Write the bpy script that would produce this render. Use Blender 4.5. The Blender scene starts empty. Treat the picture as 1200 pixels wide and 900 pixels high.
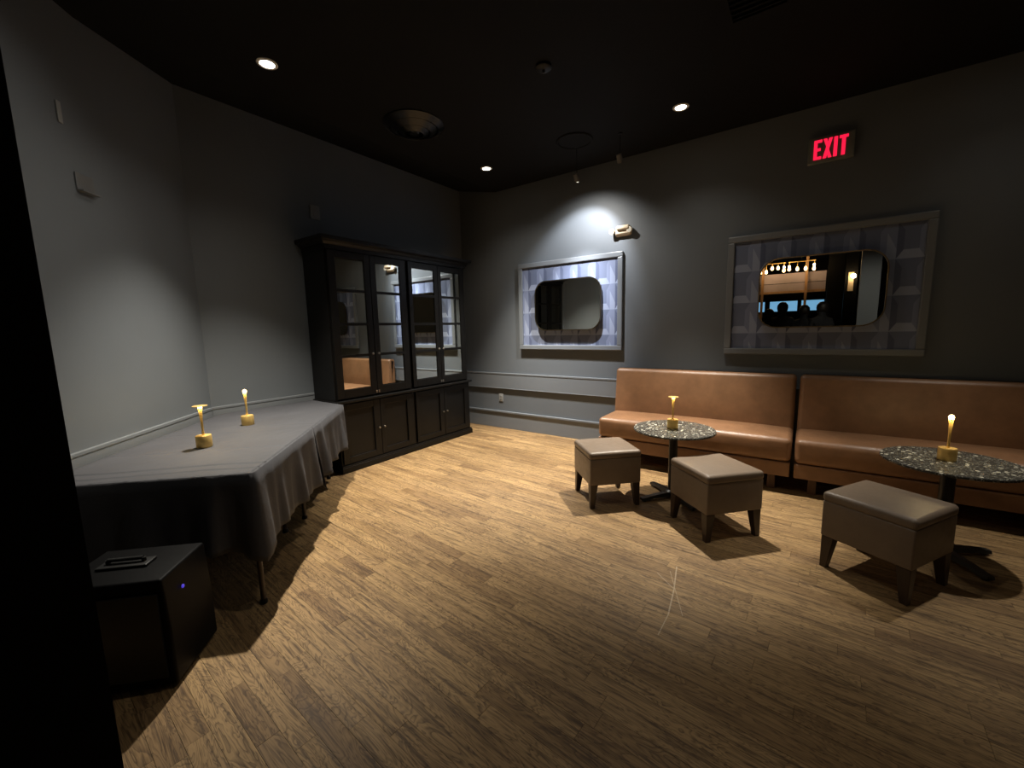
import bpy, bmesh, math, random
from mathutils import Vector, Matrix

# ------------------------------------------------------------------ camera
sc = bpy.context.scene
COL = sc.collection
PITCH, ROLL, YAW, FPX, CAMH = -0.13342, -0.0231965, -0.622285, 481.13, 1.5
_f = Vector((math.sin(YAW)*math.cos(PITCH), math.cos(YAW)*math.cos(PITCH), math.sin(PITCH)))
_r = Vector((math.cos(YAW), -math.sin(YAW), 0))
_u = _r.cross(_f)
RT = _r*math.cos(ROLL) + _u*math.sin(ROLL)
UP = -_r*math.sin(ROLL) + _u*math.cos(ROLL)
FW = _f
cam_d = bpy.data.cameras.new('camera')
cam_d.sensor_fit = 'HORIZONTAL'; cam_d.sensor_width = 36.0; cam_d.lens = FPX/1200*36.0
cam_d.clip_start = 0.02; cam_d.clip_end = 100
cam = bpy.data.objects.new('camera', cam_d); COL.objects.link(cam)
M = Matrix((RT, UP, -FW)).transposed().to_4x4(); M.translation = Vector((0, 0, CAMH))
cam.matrix_world = M
sc.camera = cam
# ------------------------------------------------------------------ world, exposure
w = bpy.data.worlds.new('world'); sc.world = w; w.use_nodes = True
w.node_tree.nodes['Background'].inputs[0].default_value = (0.5, 0.55, 0.65, 1)
w.node_tree.nodes['Background'].inputs[1].default_value = 0.0
vs = sc.view_settings
vs.view_transform = 'Standard'; vs.look = 'None'; vs.gamma = 1.0; vs.use_curve_mapping = False
vs.exposure = 0.0
CEIL = 3.44          # main ceiling height
YB = 4.92            # back wall
XL = -4.435          # left wall (behind the cabinet)
XR = 4.2
# the room's ceiling lamps (tilting downlights): (x, y, aim point, beam power); three hang in view, the rest go on in the same grid
LAMPS = [(-3.285, 1.641, (-3.22, 1.56, 0), 880), (-3.284, 4.15, (-3.02, 3.84, 0), 1180), (-1.04, 4.147, (-1.06, 3.68, 0), 960),
         (-1.04, 1.641, (-3.15, 0.13, 2.0), 115), (1.2, 1.641, (0.95, -1.3, 1.7), 130), (1.2, 4.147, (0.82, 3.62, 0), 190)]
BEAMS = [74, 72, 60, 52, 40, 54]
SKIRTS = [28, 26, 24, 44, 10, 5]    # wide stray light of each lamp; on the fourth and fifth, added floor fill
WARM = (1.0, 0.92, 0.79)
WASH_POWER = 135; WASH_COL = (0.88, 0.92, 1.0)
random.seed(7)

# ------------------------------------------------------------------ helpers
def link(o, parent=None):
    COL.objects.link(o)
    if parent is not None: o.parent = parent
    return o
def empty(name, loc=(0, 0, 0), rz=0):
    o = bpy.data.objects.new(name, None); o.location = loc; o.rotation_euler = (0, 0, rz)
    o.empty_display_size = 0.1
    return link(o)
def tag(o, label, cat, group=None):
    o['label'] = label; o['category'] = cat
    if group: o['group'] = group
    return o
def structure(o):
    o['kind'] = 'structure'; return o

class MB:
    def __init__(s): s.v = []; s.f = []
    def add(s, vs, fs):
        n = len(s.v); s.v += [tuple(v) for v in vs]; s.f += [tuple(i+n for i in f) for f in fs]; return s
    def box(s, x0, x1, y0, y1, z0, z1, top=1.0):
        cx, cy = (x0+x1)/2, (y0+y1)/2
        P = [(x0,y0,z0),(x1,y0,z0),(x1,y1,z0),(x0,y1,z0)]
        P += [(cx+(x-cx)*top, cy+(y-cy)*top, z1) for x, y, _ in P]
        return s.add(P, [(3,2,1,0),(4,5,6,7),(0,1,5,4),(1,2,6,5),(2,3,7,6),(3,0,4,7)])
    def prism(s, pts, z0, z1):           # pts ccw in xy
        n = len(pts)
        vs = [(x,y,z0) for x,y in pts] + [(x,y,z1) for x,y in pts]
        return s.add(vs, [tuple(reversed(range(n))), tuple(range(n,2*n))] + [(i,(i+1)%n,n+(i+1)%n,n+i) for i in range(n)])
    def prism_y(s, pts, y0, y1):         # pts in xz, extruded along y
        n = len(pts)
        vs = [(x,y0,z) for x,z in pts] + [(x,y1,z) for x,z in pts]
        return s.add(vs, [tuple(range(n)), tuple(reversed(range(n,2*n)))] + [(i,n+i,n+(i+1)%n,(i+1)%n) for i in range(n)])
    def lathe(s, prof, n=24, c=(0,0,0)):  # prof: (r, z) from one axis end to the other
        vs = []; fs = []; rings = []
        for r, z in prof:
            if r < 1e-6: rings.append([len(vs)]); vs.append((c[0], c[1], c[2]+z))
            else:
                rings.append(list(range(len(vs), len(vs)+n)))
                vs += [(c[0]+r*math.cos(2*math.pi*k/n), c[1]+r*math.sin(2*math.pi*k/n), c[2]+z) for k in range(n)]
        for a, b in zip(rings, rings[1:]):
            for k in range(n):
                k2 = (k+1) % n
                q = [a[k % len(a)], a[k2 % len(a)], b[k2 % len(b)], b[k % len(b)]]
                q2 = []
                for i in q:
                    if i not in q2: q2.append(i)
                if len(q2) > 2: fs.append(tuple(q2))
        return s.add(vs, fs)
    def tube(s, p0, p1, r0, r1=None, n=10):
        r1 = r0 if r1 is None else r1
        p0, p1 = Vector(p0), Vector(p1); d = (p1-p0).normalized()
        a = d.orthogonal().normalized(); b = d.cross(a)
        vs = []
        for p, r in ((p0, r0), (p1, r1)):
            vs += [p + a*r*math.cos(2*math.pi*k/n) + b*r*math.sin(2*math.pi*k/n) for k in range(n)]
        fs = [(k,(k+1)%n,n+(k+1)%n,n+k) for k in range(n)] + [tuple(reversed(range(n))), tuple(range(n,2*n))]
        return s.add(vs, fs)
    def rbox(s, size, r, c=(0,0,0), m=3, seg=3, deform=None):
        """box with rounded edges, subdivided so that it can be crowned or bent"""
        hx, hy, hz = [v/2 for v in size]
        def samp(h):
            inn = h-r
            a = [-inn + 2*inn*i/m for i in range(m+1)]
            e = [inn + r*math.tan(math.pi/4*k/seg) for k in range(1, seg+1)]
            return [-x for x in reversed(e)] + a + e
        S = [samp(h) for h in (hx, hy, hz)]
        idx = {}; vs = []; fs = []
        def vert(p):
            k = tuple(round(x, 6) for x in p)
            if k not in idx:
                q = [max(-(h-r), min(h-r, x)) for x, h in zip(p, (hx, hy, hz))]
                d = Vector(p)-Vector(q)
                if d.length > 1e-9: d = d.normalized()*r
                pt = Vector(q)+d
                if deform: pt = Vector(deform(pt.x, pt.y, pt.z))
                idx[k] = len(vs); vs.append((pt.x+c[0], pt.y+c[1], pt.z+c[2]))
            return idx[k]
        H = (hx, hy, hz)
        for ax in range(3):
            a1, a2 = (ax+1) % 3, (ax+2) % 3
            for sgn in (-1, 1):
                for i in range(len(S[a1])-1):
                    for j in range(len(S[a2])-1):
                        q = []
                        for di, dj in ((0,0),(1,0),(1,1),(0,1)):
                            p = [0,0,0]; p[ax] = sgn*H[ax]; p[a1] = S[a1][i+di]; p[a2] = S[a2][j+dj]
                            q.append(vert(p))
                        if sgn < 0: q.reverse()
                        fs.append(tuple(q))
        return s.add(vs, fs)
    def mesh(s, name, mat, smooth=False, fix=True):
        me = bpy.data.meshes.new(name); me.from_pydata(s.v, [], s.f)
        if fix:
            bm = bmesh.new(); bm.from_mesh(me); bmesh.ops.recalc_face_normals(bm, faces=bm.faces); bm.to_mesh(me); bm.free()
        me.materials.append(mat)
        if smooth:
            me.polygons.foreach_set('use_smooth', [True]*len(me.polygons))
            if smooth != 'all':
                try: me.set_sharp_from_angle(angle=math.radians(38))
                except Exception: pass
        me.update()
        return me
    def build(s, name, mat, parent=None, smooth=False, bevel=0, loc=None, rz=0):
        o = bpy.data.objects.new(name, s.mesh(name, mat, smooth))
        if bevel:
            b = o.modifiers.new('bevel', 'BEVEL'); b.width = bevel; b.segments = 2; b.limit_method = 'ANGLE'
        if loc: o.location = loc
        if rz: o.rotation_euler = (0, 0, rz)
        return link(o, parent)
def box(name, mat, x0, x1, y0, y1, z0, z1, parent=None, bevel=0, top=1.0):
    return MB().box(x0, x1, y0, y1, z0, z1, top).build(name, mat, parent, bevel=bevel)
def copy_tree(o, parent=None):
    c = o.copy(); link(c, parent)
    for ch in [k for k in bpy.data.objects if k.parent == o]: copy_tree(ch, c)
    return c

# ------------------------------------------------------------------ materials
def new_mat(name):
    m = bpy.data.materials.new(name); m.use_nodes = True
    nt = m.node_tree; b = nt.nodes['Principled BSDF']
    return m, nt, b
def mathn(nt, op, a, b=None, c=None):
    n = nt.nodes.new('ShaderNodeMath'); n.operation = op
    for i, v in enumerate((a, b, c)):
        if v is None: continue
        if isinstance(v, (int, float)): n.inputs[i].default_value = v
        else: nt.links.new(v, n.inputs[i])
    return n.outputs[0]
def mixc(nt, fac, a, b):
    n = nt.nodes.new('ShaderNodeMix'); n.data_type = 'RGBA'
    for i, v in ((0, fac), (6, a), (7, b)):
        if isinstance(v, (int, float)): n.inputs[i].default_value = v
        elif isinstance(v, tuple): n.inputs[i].default_value = v if len(v) == 4 else v+(1,)
        else: nt.links.new(v, n.inputs[i])
    return n.outputs[2]
def noise(nt, vec, scale, detail=3, rough=0.5, dist=0.0):
    n = nt.nodes.new('ShaderNodeTexNoise'); n.inputs['Scale'].default_value = scale
    n.inputs['Detail'].default_value = detail; n.inputs['Roughness'].default_value = rough
    n.inputs['Distortion'].default_value = dist
    if vec is not None: nt.links.new(vec, n.inputs['Vector'])
    return n.outputs[0]
def ramp(nt, fac, stops):
    n = nt.nodes.new('ShaderNodeValToRGB'); nt.links.new(fac, n.inputs[0])
    el = n.color_ramp.elements
    while len(el) < len(stops): el.new(0.5)
    for e, (p, c) in zip(el, stops):
        e.position = p; e.color = c+(1,) if isinstance(c, tuple) else (c, c, c, 1)
    return n.outputs[0]
def mapping(nt, vec, scale=(1,1,1), rot=(0,0,0), loc=(0,0,0)):
    n = nt.nodes.new('ShaderNodeMapping'); nt.links.new(vec, n.inputs[0])
    n.inputs[1].default_value = loc; n.inputs[2].default_value = rot; n.inputs[3].default_value = scale
    return n.outputs[0]
def bump(nt, b, h, strength=0.2, dist=0.01):
    n = nt.nodes.new('ShaderNodeBump'); n.inputs['Strength'].default_value = strength; n.inputs['Distance'].default_value = dist
    nt.links.new(h, n.inputs['Height']); nt.links.new(n.outputs[0], b.inputs['Normal'])
def geo_pos(nt): return nt.nodes.new('ShaderNodeNewGeometry').outputs['Position']
def obj_pos(nt): return nt.nodes.new('ShaderNodeTexCoord').outputs['Object']
def simple(name, col, rough=0.5, metal=0.0, var=0.12, scale=6.0, bmp=0.0, bscale=60.0, spec=0.5, stretch=(1,1,1)):
    m, nt, b = new_mat(name)
    p = mapping(nt, obj_pos(nt), stretch)
    n = noise(nt, p, scale, 4)
    lo = tuple(c*(1-var) for c in col); hi = tuple(min(1, c*(1+var)) for c in col)
    nt.links.new(ramp(nt, n, [(0.3, lo), (0.7, hi)]), b.inputs['Base Color'])
    b.inputs['Roughness'].default_value = rough; b.inputs['Metallic'].default_value = metal
    b.inputs['Specular IOR Level'].default_value = spec
    if bmp: bump(nt, b, noise(nt, p, bscale, 3), bmp)
    return m
def emissive(name, col, strength):
    m, nt, b = new_mat(name)
    b.inputs['Base Color'].default_value = tuple(c*0.5 for c in col)+(1,)
    b.inputs['Emission Color'].default_value = col+(1,); b.inputs['Emission Strength'].default_value = strength
    n = noise(nt, obj_pos(nt), 3.0, 1)
    nt.links.new(ramp(nt, n, [(0.0, tuple(c*0.96 for c in col)), (1.0, col)]), b.inputs['Emission Color'])
    return m

MAT = {}
MAT['wall'] = simple('wall_paint', (0.112, 0.1245, 0.137), 0.62, var=0.05, scale=1.3, bmp=0.06, bscale=180)
MAT['trim'] = simple('trim_paint', (0.152, 0.165, 0.178), 0.38, var=0.04, scale=2)
MAT['ceiling'] = simple('ceiling_black_paint', (0.009, 0.009, 0.009), 0.8, var=0.1, scale=2, spec=0.12)
MAT['black'] = simple('black_paint', (0.006, 0.006, 0.006), 0.6, var=0.1, spec=0.15)
MAT['blackplastic'] = simple('black_plastic', (0.005, 0.005, 0.0055), 0.45, var=0.2, spec=0.25, bmp=0.1, bscale=300)
MAT['blackmetal'] = simple('black_metal', (0.010, 0.010, 0.010), 0.4, 0.0, var=0.2)
MAT['cabinet'] = simple('cabinet_black_paint', (0.0042, 0.0039, 0.0037), 0.36, var=0.15, scale=8, spec=0.28)
MAT['brass'] = simple('brushed_brass', (0.80, 0.55, 0.19), 0.42, 0.65, var=0.08, scale=20, stretch=(1,1,8))
MAT['darkwood'] = simple('dark_stained_wood', (0.030, 0.017, 0.011), 0.4, var=0.4, scale=30, stretch=(1,1,0.1))
MAT['brownwood'] = simple('brown_wood', (0.09, 0.04, 0.02), 0.45, var=0.3, scale=30, stretch=(1,1,0.1))
MAT['plate'] = simple('wall_plate_plastic', (0.24, 0.24, 0.23), 0.4, var=0.04)
MAT['darkplate'] = simple('painted_plate', (0.13, 0.13, 0.13), 0.4, var=0.04)
MAT['beige'] = simple('beige_plastic', (0.62, 0.52, 0.38), 0.45, var=0.05)
MAT['lens'] = simple('clear_lamp_lens', (0.7, 0.68, 0.6), 0.2, var=0.05)
MAT['chrome'] = simple('dull_nickel', (0.45, 0.42, 0.38), 0.3, 1.0, var=0.05)
MAT['signgrey'] = simple('sign_housing', (0.16, 0.17, 0.15), 0.5, var=0.05)
MAT['lampglow'] = emissive('downlight_glow', (1.0, 0.95, 0.86), 14)
MAT['whitetrim'] = simple('white_lamp_trim', (0.75, 0.73, 0.68), 0.4, var=0.03)
MAT['exitred'] = emissive('exit_letter_red', (1.0, 0.012, 0.06), 1.15)
MAT['led'] = emissive('warm_led', (1.0, 0.72, 0.28), 30)
MAT['blueled'] = emissive('blue_led', (0.12, 0.08, 1.0), 0.5)
MAT['bulb'] = emissive('amber_bulb', (1.0, 0.58, 0.22), 14)
MAT['tvblue'] = emissive('screen_blue', (0.22, 0.52, 0.85), 0.8)

def mk_mirror(name, col, rough):
    m, nt, b = new_mat(name)
    b.inputs['Metallic'].default_value = 1.0; b.inputs['Roughness'].default_value = rough
    n = noise(nt, obj_pos(nt), 3, 2)
    nt.links.new(ramp(nt, n, [(0.0, tuple(c*0.97 for c in col)), (1.0, col)]), b.inputs['Base Color'])
    return m
MAT['mirror'] = mk_mirror('mirror_silver', (0.86, 0.88, 0.84), 0.004)
MAT['pane'] = mk_mirror('mirrored_pane', (0.80, 0.83, 0.80), 0.01)

def mk_leather(name, col, rough=0.38, vari=0.25):
    m, nt, b = new_mat(name)
    p = obj_pos(nt)
    n1 = noise(nt, p, 5, 5, 0.6); n2 = noise(nt, p, 26, 4)
    c = ramp(nt, n1, [(0.25, tuple(x*(1-vari) for x in col)), (0.75, tuple(x*(1+vari) for x in col))])
    c2 = mixc(nt, mathn(nt, 'MULTIPLY', n2, 0.35), c, tuple(x*0.6 for x in col))
    nt.links.new(c2, b.inputs['Base Color'])
    nt.links.new(mathn(nt, 'MULTIPLY_ADD', n2, 0.22, rough-0.1), b.inputs['Roughness'])
    v = nt.nodes.new('ShaderNodeTexVoronoi'); v.inputs['Scale'].default_value = 220; nt.links.new(p, v.inputs['Vector'])
    bump(nt, b, mathn(nt, 'ADD', mathn(nt, 'MULTIPLY', v.outputs[0], 0.3), noise(nt, p, 9, 3)), 0.14, 0.02)
    return m
MAT['tan'] = mk_leather('tan_leather', (0.235, 0.122, 0.062))
MAT['taupe'] = mk_leather('taupe_leather', (0.175, 0.132, 0.096), 0.40, 0.10)

def mk_cloth():
    m, nt, b = new_mat('black_tablecloth_fabric')
    p = obj_pos(nt)
    n1 = noise(nt, p, 4, 4)
    nt.links.new(ramp(nt, n1, [(0.3, (0.032, 0.033, 0.039)), (0.7, (0.041, 0.042, 0.049))]), b.inputs['Base Color'])
    b.inputs['Roughness'].default_value = 0.75
    b.inputs['Sheen Weight'].default_value = 0.08; b.inputs['Sheen Roughness'].default_value = 0.5
    b.inputs['Sheen Tint'].default_value = (0.7, 0.7, 0.75, 1)
    bump(nt, b, mathn(nt, 'ADD', noise(nt, p, 7, 4), mathn(nt, 'MULTIPLY', noise(nt, p, 500, 1), 0.06)), 0.22, 0.03)
    return m
MAT['cloth'] = mk_cloth()

def mk_terrazzo():
    m, nt, b = new_mat('dark_speckled_stone')
    p = obj_pos(nt)
    v = nt.nodes.new('ShaderNodeTexVoronoi'); v.inputs['Scale'].default_value = 40; nt.links.new(p, v.inputs['Vector'])
    sep = nt.nodes.new('ShaderNodeSeparateColor'); nt.links.new(v.outputs['Color'], sep.inputs[0])
    pick = mathn(nt, 'GREATER_THAN', sep.outputs[0], 0.42)
    near = mathn(nt, 'LESS_THAN', v.outputs['Distance'], mathn(nt, 'MULTIPLY_ADD', sep.outputs[1], 0.38, 0.10))
    chip = mathn(nt, 'MULTIPLY', pick, near)
    v2 = nt.nodes.new('ShaderNodeTexVoronoi'); v2.inputs['Scale'].default_value = 105; nt.links.new(p, v2.inputs['Vector'])
    sep2 = nt.nodes.new('ShaderNodeSeparateColor'); nt.links.new(v2.outputs['Color'], sep2.inputs[0])
    chip2 = mathn(nt, 'MULTIPLY', mathn(nt, 'GREATER_THAN', sep2.outputs[0], 0.55), mathn(nt, 'LESS_THAN', v2.outputs['Distance'], 0.4))
    tone = mathn(nt, 'MAXIMUM', mathn(nt, 'MULTIPLY', chip, mathn(nt, 'POWER', sep.outputs[2], 1.6)), mathn(nt, 'MULTIPLY', chip2, 0.30))
    c = mixc(nt, mathn(nt, 'MINIMUM', tone, 1.0), (0.045, 0.046, 0.042), (0.85, 0.84, 0.72))
    nt.links.new(c, b.inputs['Base Color'])
    nt.links.new(mathn(nt, 'MULTIPLY_ADD', noise(nt, p, 40, 2), 0.2, 0.16), b.inputs['Roughness'])
    return m
MAT['terrazzo'] = mk_terrazzo()

def mk_wallpaper():
    m, nt, b = new_mat('blue_facet_wallpaper')
    p = geo_pos(nt)
    s = nt.nodes.new('ShaderNodeSeparateXYZ'); nt.links.new(p, s.inputs[0])
    U = mathn(nt, 'MULTIPLY', mathn(nt, 'ADD', s.outputs[0], 10.0), 1/0.252)
    V = mathn(nt, 'MULTIPLY', mathn(nt, 'ADD', s.outputs[2], 10.07), 1/0.31)
    u = mathn(nt, 'SUBTRACT', mathn(nt, 'FRACT', U), 0.5); v = mathn(nt, 'SUBTRACT', mathn(nt, 'FRACT', V), 0.5)
    # split of every cell: a pale strip on one side, a facetted block (diagonal folds) on the other
    strip = mathn(nt, 'GREATER_THAN', u, 0.24)
    uu = mathn(nt, 'MULTIPLY', mathn(nt, 'ADD', u, 0.13), 1.35)
    au = mathn(nt, 'ABSOLUTE', uu); av = mathn(nt, 'ABSOLUTE', v)
    side = mathn(nt, 'GREATER_THAN', au, av)
    inner = mathn(nt, 'LESS_THAN', mathn(nt, 'MAXIMUM', au, av), 0.26)
    left = mathn(nt, 'LESS_THAN', uu, 0.0); up = mathn(nt, 'GREATER_THAN', v, 0.0)
    DK, MD, ML, LT = (0.075, 0.092, 0.155), (0.115, 0.138, 0.215), (0.165, 0.195, 0.295), (0.25, 0.29, 0.40)
    c_side = mixc(nt, left, ML, DK); c_ud = mixc(nt, up, LT, MD)
    c = mixc(nt, side, c_ud, c_side)
    c = mixc(nt, inner, c, MD)
    diag = mathn(nt, 'GREATER_THAN', mathn(nt, 'ADD', v, mathn(nt, 'MULTIPLY', mathn(nt, 'SUBTRACT', u, 0.37), 1.8)), 0.0)
    c = mixc(nt, strip, c, mixc(nt, diag, LT, ML))
    fine = nt.nodes.new('ShaderNodeTexWave'); fine.inputs['Scale'].default_value = 90; nt.links.new(p, fine.inputs['Vector'])
    c = mixc(nt, mathn(nt, 'MULTIPLY', fine.outputs['Fac'], 0.10), c, (0.05, 0.06, 0.09))
    nt.links.new(c, b.inputs['Base Color']); b.inputs['Roughness'].default_value = 0.7
    return m
MAT['wallpaper'] = mk_wallpaper()

FLOOR_ROT = math.radians(-3.5)
def mk_floor():
    m, nt, b = new_mat('worn_oak_planks')
    g = nt.nodes.new('ShaderNodeNewGeometry'); oi = nt.nodes.new('ShaderNodeObjectInfo')
    rnd = mathn(nt, 'FRACT', mathn(nt, 'ADD', g.outputs['Random Per Island'], oi.outputs['Random']))
    p = mapping(nt, g.outputs['Position'], rot=(0, 0, -FLOOR_ROT))
    off = nt.nodes.new('ShaderNodeCombineXYZ')
    nt.links.new(mathn(nt, 'MULTIPLY', rnd, 37.0), off.inputs[0]); nt.links.new(mathn(nt, 'MULTIPLY', rnd, 91.0), off.inputs[2])
    va = nt.nodes.new('ShaderNodeVectorMath'); va.operation = 'ADD'; nt.links.new(p, va.inputs[0]); nt.links.new(off.outputs[0], va.inputs[1])
    q = va.outputs[0]
    base = ramp(nt, rnd, [(0.0, (0.185, 0.108, 0.045)), (0.10, (0.235, 0.143, 0.060)), (0.5, (0.310, 0.196, 0.086)), (0.85, (0.355, 0.229, 0.101)), (1.0, (0.270, 0.170, 0.077))])
    # long fibre streaks
    st = noise(nt, mapping(nt, q, (3.0, 60, 1)), 1.0, 5, 0.65, 0.5)
    streak = ramp(nt, st, [(0.34, 1.0), (0.52, 0.0)])
    # cathedral figure: contour lines of a stretched, bent height field
    fig = noise(nt, mapping(nt, q, (2.2, 12.0, 1)), 1.0, 3.0, 0.6, 1.2)
    con = mathn(nt, 'FRACT', mathn(nt, 'MULTIPLY', fig, 13.0))
    rings = ramp(nt, con, [(0.0, 1.0), (0.22, 0.55), (0.55, 0.0), (0.93, 0.1), (1.0, 1.0)])
    # short dark pores and blotches of wear
    bl = noise(nt, mapping(nt, q, (2.4, 8.0, 1)), 1.0, 4, 0.6)
    blot = ramp(nt, bl, [(0.38, 0.0), (0.72, 1.0)])
    knot = ramp(nt, noise(nt, mapping(nt, q, (3.5, 13.0, 1), loc=(5, 3, 1)), 1.0, 3, 0.6), [(0.62, 0.0), (0.74, 1.0)])
    c = mixc(nt, mathn(nt, 'MULTIPLY', blot, 0.35), base, (0.33, 0.215, 0.110))
    c = mixc(nt, mathn(nt, 'MULTIPLY', mathn(nt, 'MULTIPLY', rings, ramp(nt, st, [(0.40, 1.0), (0.72, 0.45)])), 0.88), c, (0.060, 0.032, 0.014))
    c = mixc(nt, mathn(nt, 'MULTIPLY', streak, 0.78), c, (0.055, 0.030, 0.013))
    c = mixc(nt, mathn(nt, 'MULTIPLY', knot, 0.45), c, (0.050, 0.027, 0.013))
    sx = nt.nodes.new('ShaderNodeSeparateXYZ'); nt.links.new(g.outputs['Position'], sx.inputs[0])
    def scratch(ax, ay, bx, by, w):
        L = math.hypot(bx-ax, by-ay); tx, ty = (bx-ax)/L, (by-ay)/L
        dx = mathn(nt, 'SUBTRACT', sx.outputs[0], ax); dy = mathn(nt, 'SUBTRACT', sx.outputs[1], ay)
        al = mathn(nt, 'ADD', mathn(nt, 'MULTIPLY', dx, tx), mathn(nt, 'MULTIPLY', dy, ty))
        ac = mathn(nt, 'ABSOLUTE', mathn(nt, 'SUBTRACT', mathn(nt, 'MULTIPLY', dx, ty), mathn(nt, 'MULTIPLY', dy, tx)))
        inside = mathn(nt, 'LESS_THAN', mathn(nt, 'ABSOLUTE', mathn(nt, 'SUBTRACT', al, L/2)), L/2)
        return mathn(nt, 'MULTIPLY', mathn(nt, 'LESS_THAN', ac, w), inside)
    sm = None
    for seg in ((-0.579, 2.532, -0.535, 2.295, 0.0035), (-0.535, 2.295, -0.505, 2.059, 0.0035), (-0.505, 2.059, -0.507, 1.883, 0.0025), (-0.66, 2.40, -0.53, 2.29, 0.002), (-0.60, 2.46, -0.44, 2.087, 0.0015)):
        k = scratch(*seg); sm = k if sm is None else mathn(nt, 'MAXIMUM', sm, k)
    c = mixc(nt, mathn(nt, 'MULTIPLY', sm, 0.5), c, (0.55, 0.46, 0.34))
    nt.links.new(c, b.inputs['Base Color'])
    nt.links.new(mathn(nt, 'MULTIPLY_ADD', bl, 0.30, 0.40), b.inputs['Roughness'])
    b.inputs['Specular IOR Level'].default_value = 0.30
    bump(nt, b, mathn(nt, 'SUBTRACT', bl, mathn(nt, 'MULTIPLY', mathn(nt, 'ADD', streak, rings), 0.5)), 0.12, 0.006)
    return m
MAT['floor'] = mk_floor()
MAT['subfloor'] = simple('dark_subfloor', (0.02, 0.012, 0.007), 0.8)

# ------------------------------------------------------------------ setting
YF = -1.3           # front side of the lounge (behind the photographer)
YBAR = -9.0         # far end of the bar beyond
structure(box('floor', MAT['subfloor'], XL-0.1, XR+0.1, YBAR-0.1, YB+0.1, -0.12, -0.016))
def project(x, y, z):
    d = Vector((x, y, z-CAMH)); k = d.dot(FW)
    if k < 0.05: return None
    return 600+FPX*d.dot(RT)/k, 450-FPX*d.dot(UP)/k
def clip(poly, x0, x1, y0, y1):
    for ax, lim, sg in ((0, x0, 1), (0, x1, -1), (1, y0, 1), (1, y1, -1)):
        out = []
        for i in range(len(poly)):
            a, c = poly[i], poly[(i+1) % len(poly)]
            da, dc = sg*(a[ax]-lim), sg*(c[ax]-lim)
            if da >= 0: out.append(a)
            if (da >= 0) != (dc >= 0):
                t = da/(da-dc); out.append((a[0]+(c[0]-a[0])*t, a[1]+(c[1]-a[1])*t))
        poly = out
        if len(poly) < 3: return []
    return poly
def plank_floor():
    W = 0.082; G = 0.0006
    ca, sa = math.cos(FLOOR_ROT), math.sin(FLOOR_ROT)
    rng = random.Random(11); planks = []
    j0 = int((YBAR-1.5)/W); j1 = int((YB+1.5)/W)
    for j in range(j0, j1):
        x = -6.0 - rng.random()
        while x < 6.0:
            L = rng.choice((0.34, 0.5, 0.62, 0.8, 0.95, 1.15, 1.35))*rng.uniform(0.85, 1.15)
            if j*W < -2.4: L *= 3
            q = [(x+G, j*W+G), (x+L-G, j*W+G), (x+L-G, (j+1)*W-G), (x+G, (j+1)*W-G)]
            q = [(a*ca-b*sa, a*sa+b*ca) for a, b in q]
            q = clip(q, XL, XR, YBAR, YB)
            x += L
            if not q: continue
            h = -rng.random()*0.0009
            pj = [project(a, b, 0) for a, b in q]; area = 0
            if all(pj):
                pj = clip(pj, 0, 1200, 0, 900)
                if pj: area = abs(sum(pj[i][0]*pj[(i+1) % len(pj)][1]-pj[(i+1) % len(pj)][0]*pj[i][1] for i in range(len(pj))))/2
            planks.append((area, q, h))
    planks.sort(key=lambda t: -t[0])
    fl = bpy.data.objects['floor']
    for area, q, h in planks[:300]:
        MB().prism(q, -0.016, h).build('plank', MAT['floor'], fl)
    rest = MB()
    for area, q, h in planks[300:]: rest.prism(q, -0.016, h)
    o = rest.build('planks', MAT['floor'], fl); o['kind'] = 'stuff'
plank_floor()

XK = -3.75; CEILW = 3.59      # the ceiling rises a little towards the left wall
cm = MB().prism_y([(XK, CEIL), (XR+0.1, CEIL), (XR+0.1, 3.75), (XL-0.1, 3.75), (XL-0.1, CEILW), (XL, CEILW)], YBAR-0.1, YB+0.1)
structure(cm.build('ceiling', MAT['ceiling']))
structure(box('wall_back', MAT['wall'], XL-0.1, XR+0.1, YB, YB+0.1, -0.12, 3.75))
AY = 1.415                                        # where the angled wall meets the left wall
structure(box('wall_left', MAT['wall'], XL-0.1, XL, AY, YB, -0.12, 3.75))
AX1, AY1 = XL-(YF-AY), YF                         # 45 degree wall runs down to the front
structure(MB().prism([(XL, AY), (XL-0.1, AY), (XL-0.1, AY-0.04), (AX1-0.1, AY1-0.04), (AX1, AY1)], -0.12, 3.75).build('wall_corner', MAT['wall']))
structure(box('wall_right', MAT['wall'], XR, XR+0.1, YBAR, YB, -0.12, 3.75))
structure(box('wall_front', MAT['wall'], AX1-0.1, -1.24, YF-0.14, YF, -0.12, 3.6))
structure(box('wall_partition', MAT['black'], -1.24, -1.0, YF-0.14, 0.111, -0.012, 3.6))
structure(box('wall_pier', MAT['wall'], 0.81, 1.12, YF-0.14, YF, -0.012, 3.6))
structure(box('wall_bar', MAT['black'], XL-0.1, XR+0.1, YBAR-0.1, YBAR, -0.12, 3.75))
structure(box('wall_bar_side', MAT['black'], XL-0.1, XL, YBAR, YF-0.5, -0.12, 3.75))

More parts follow.
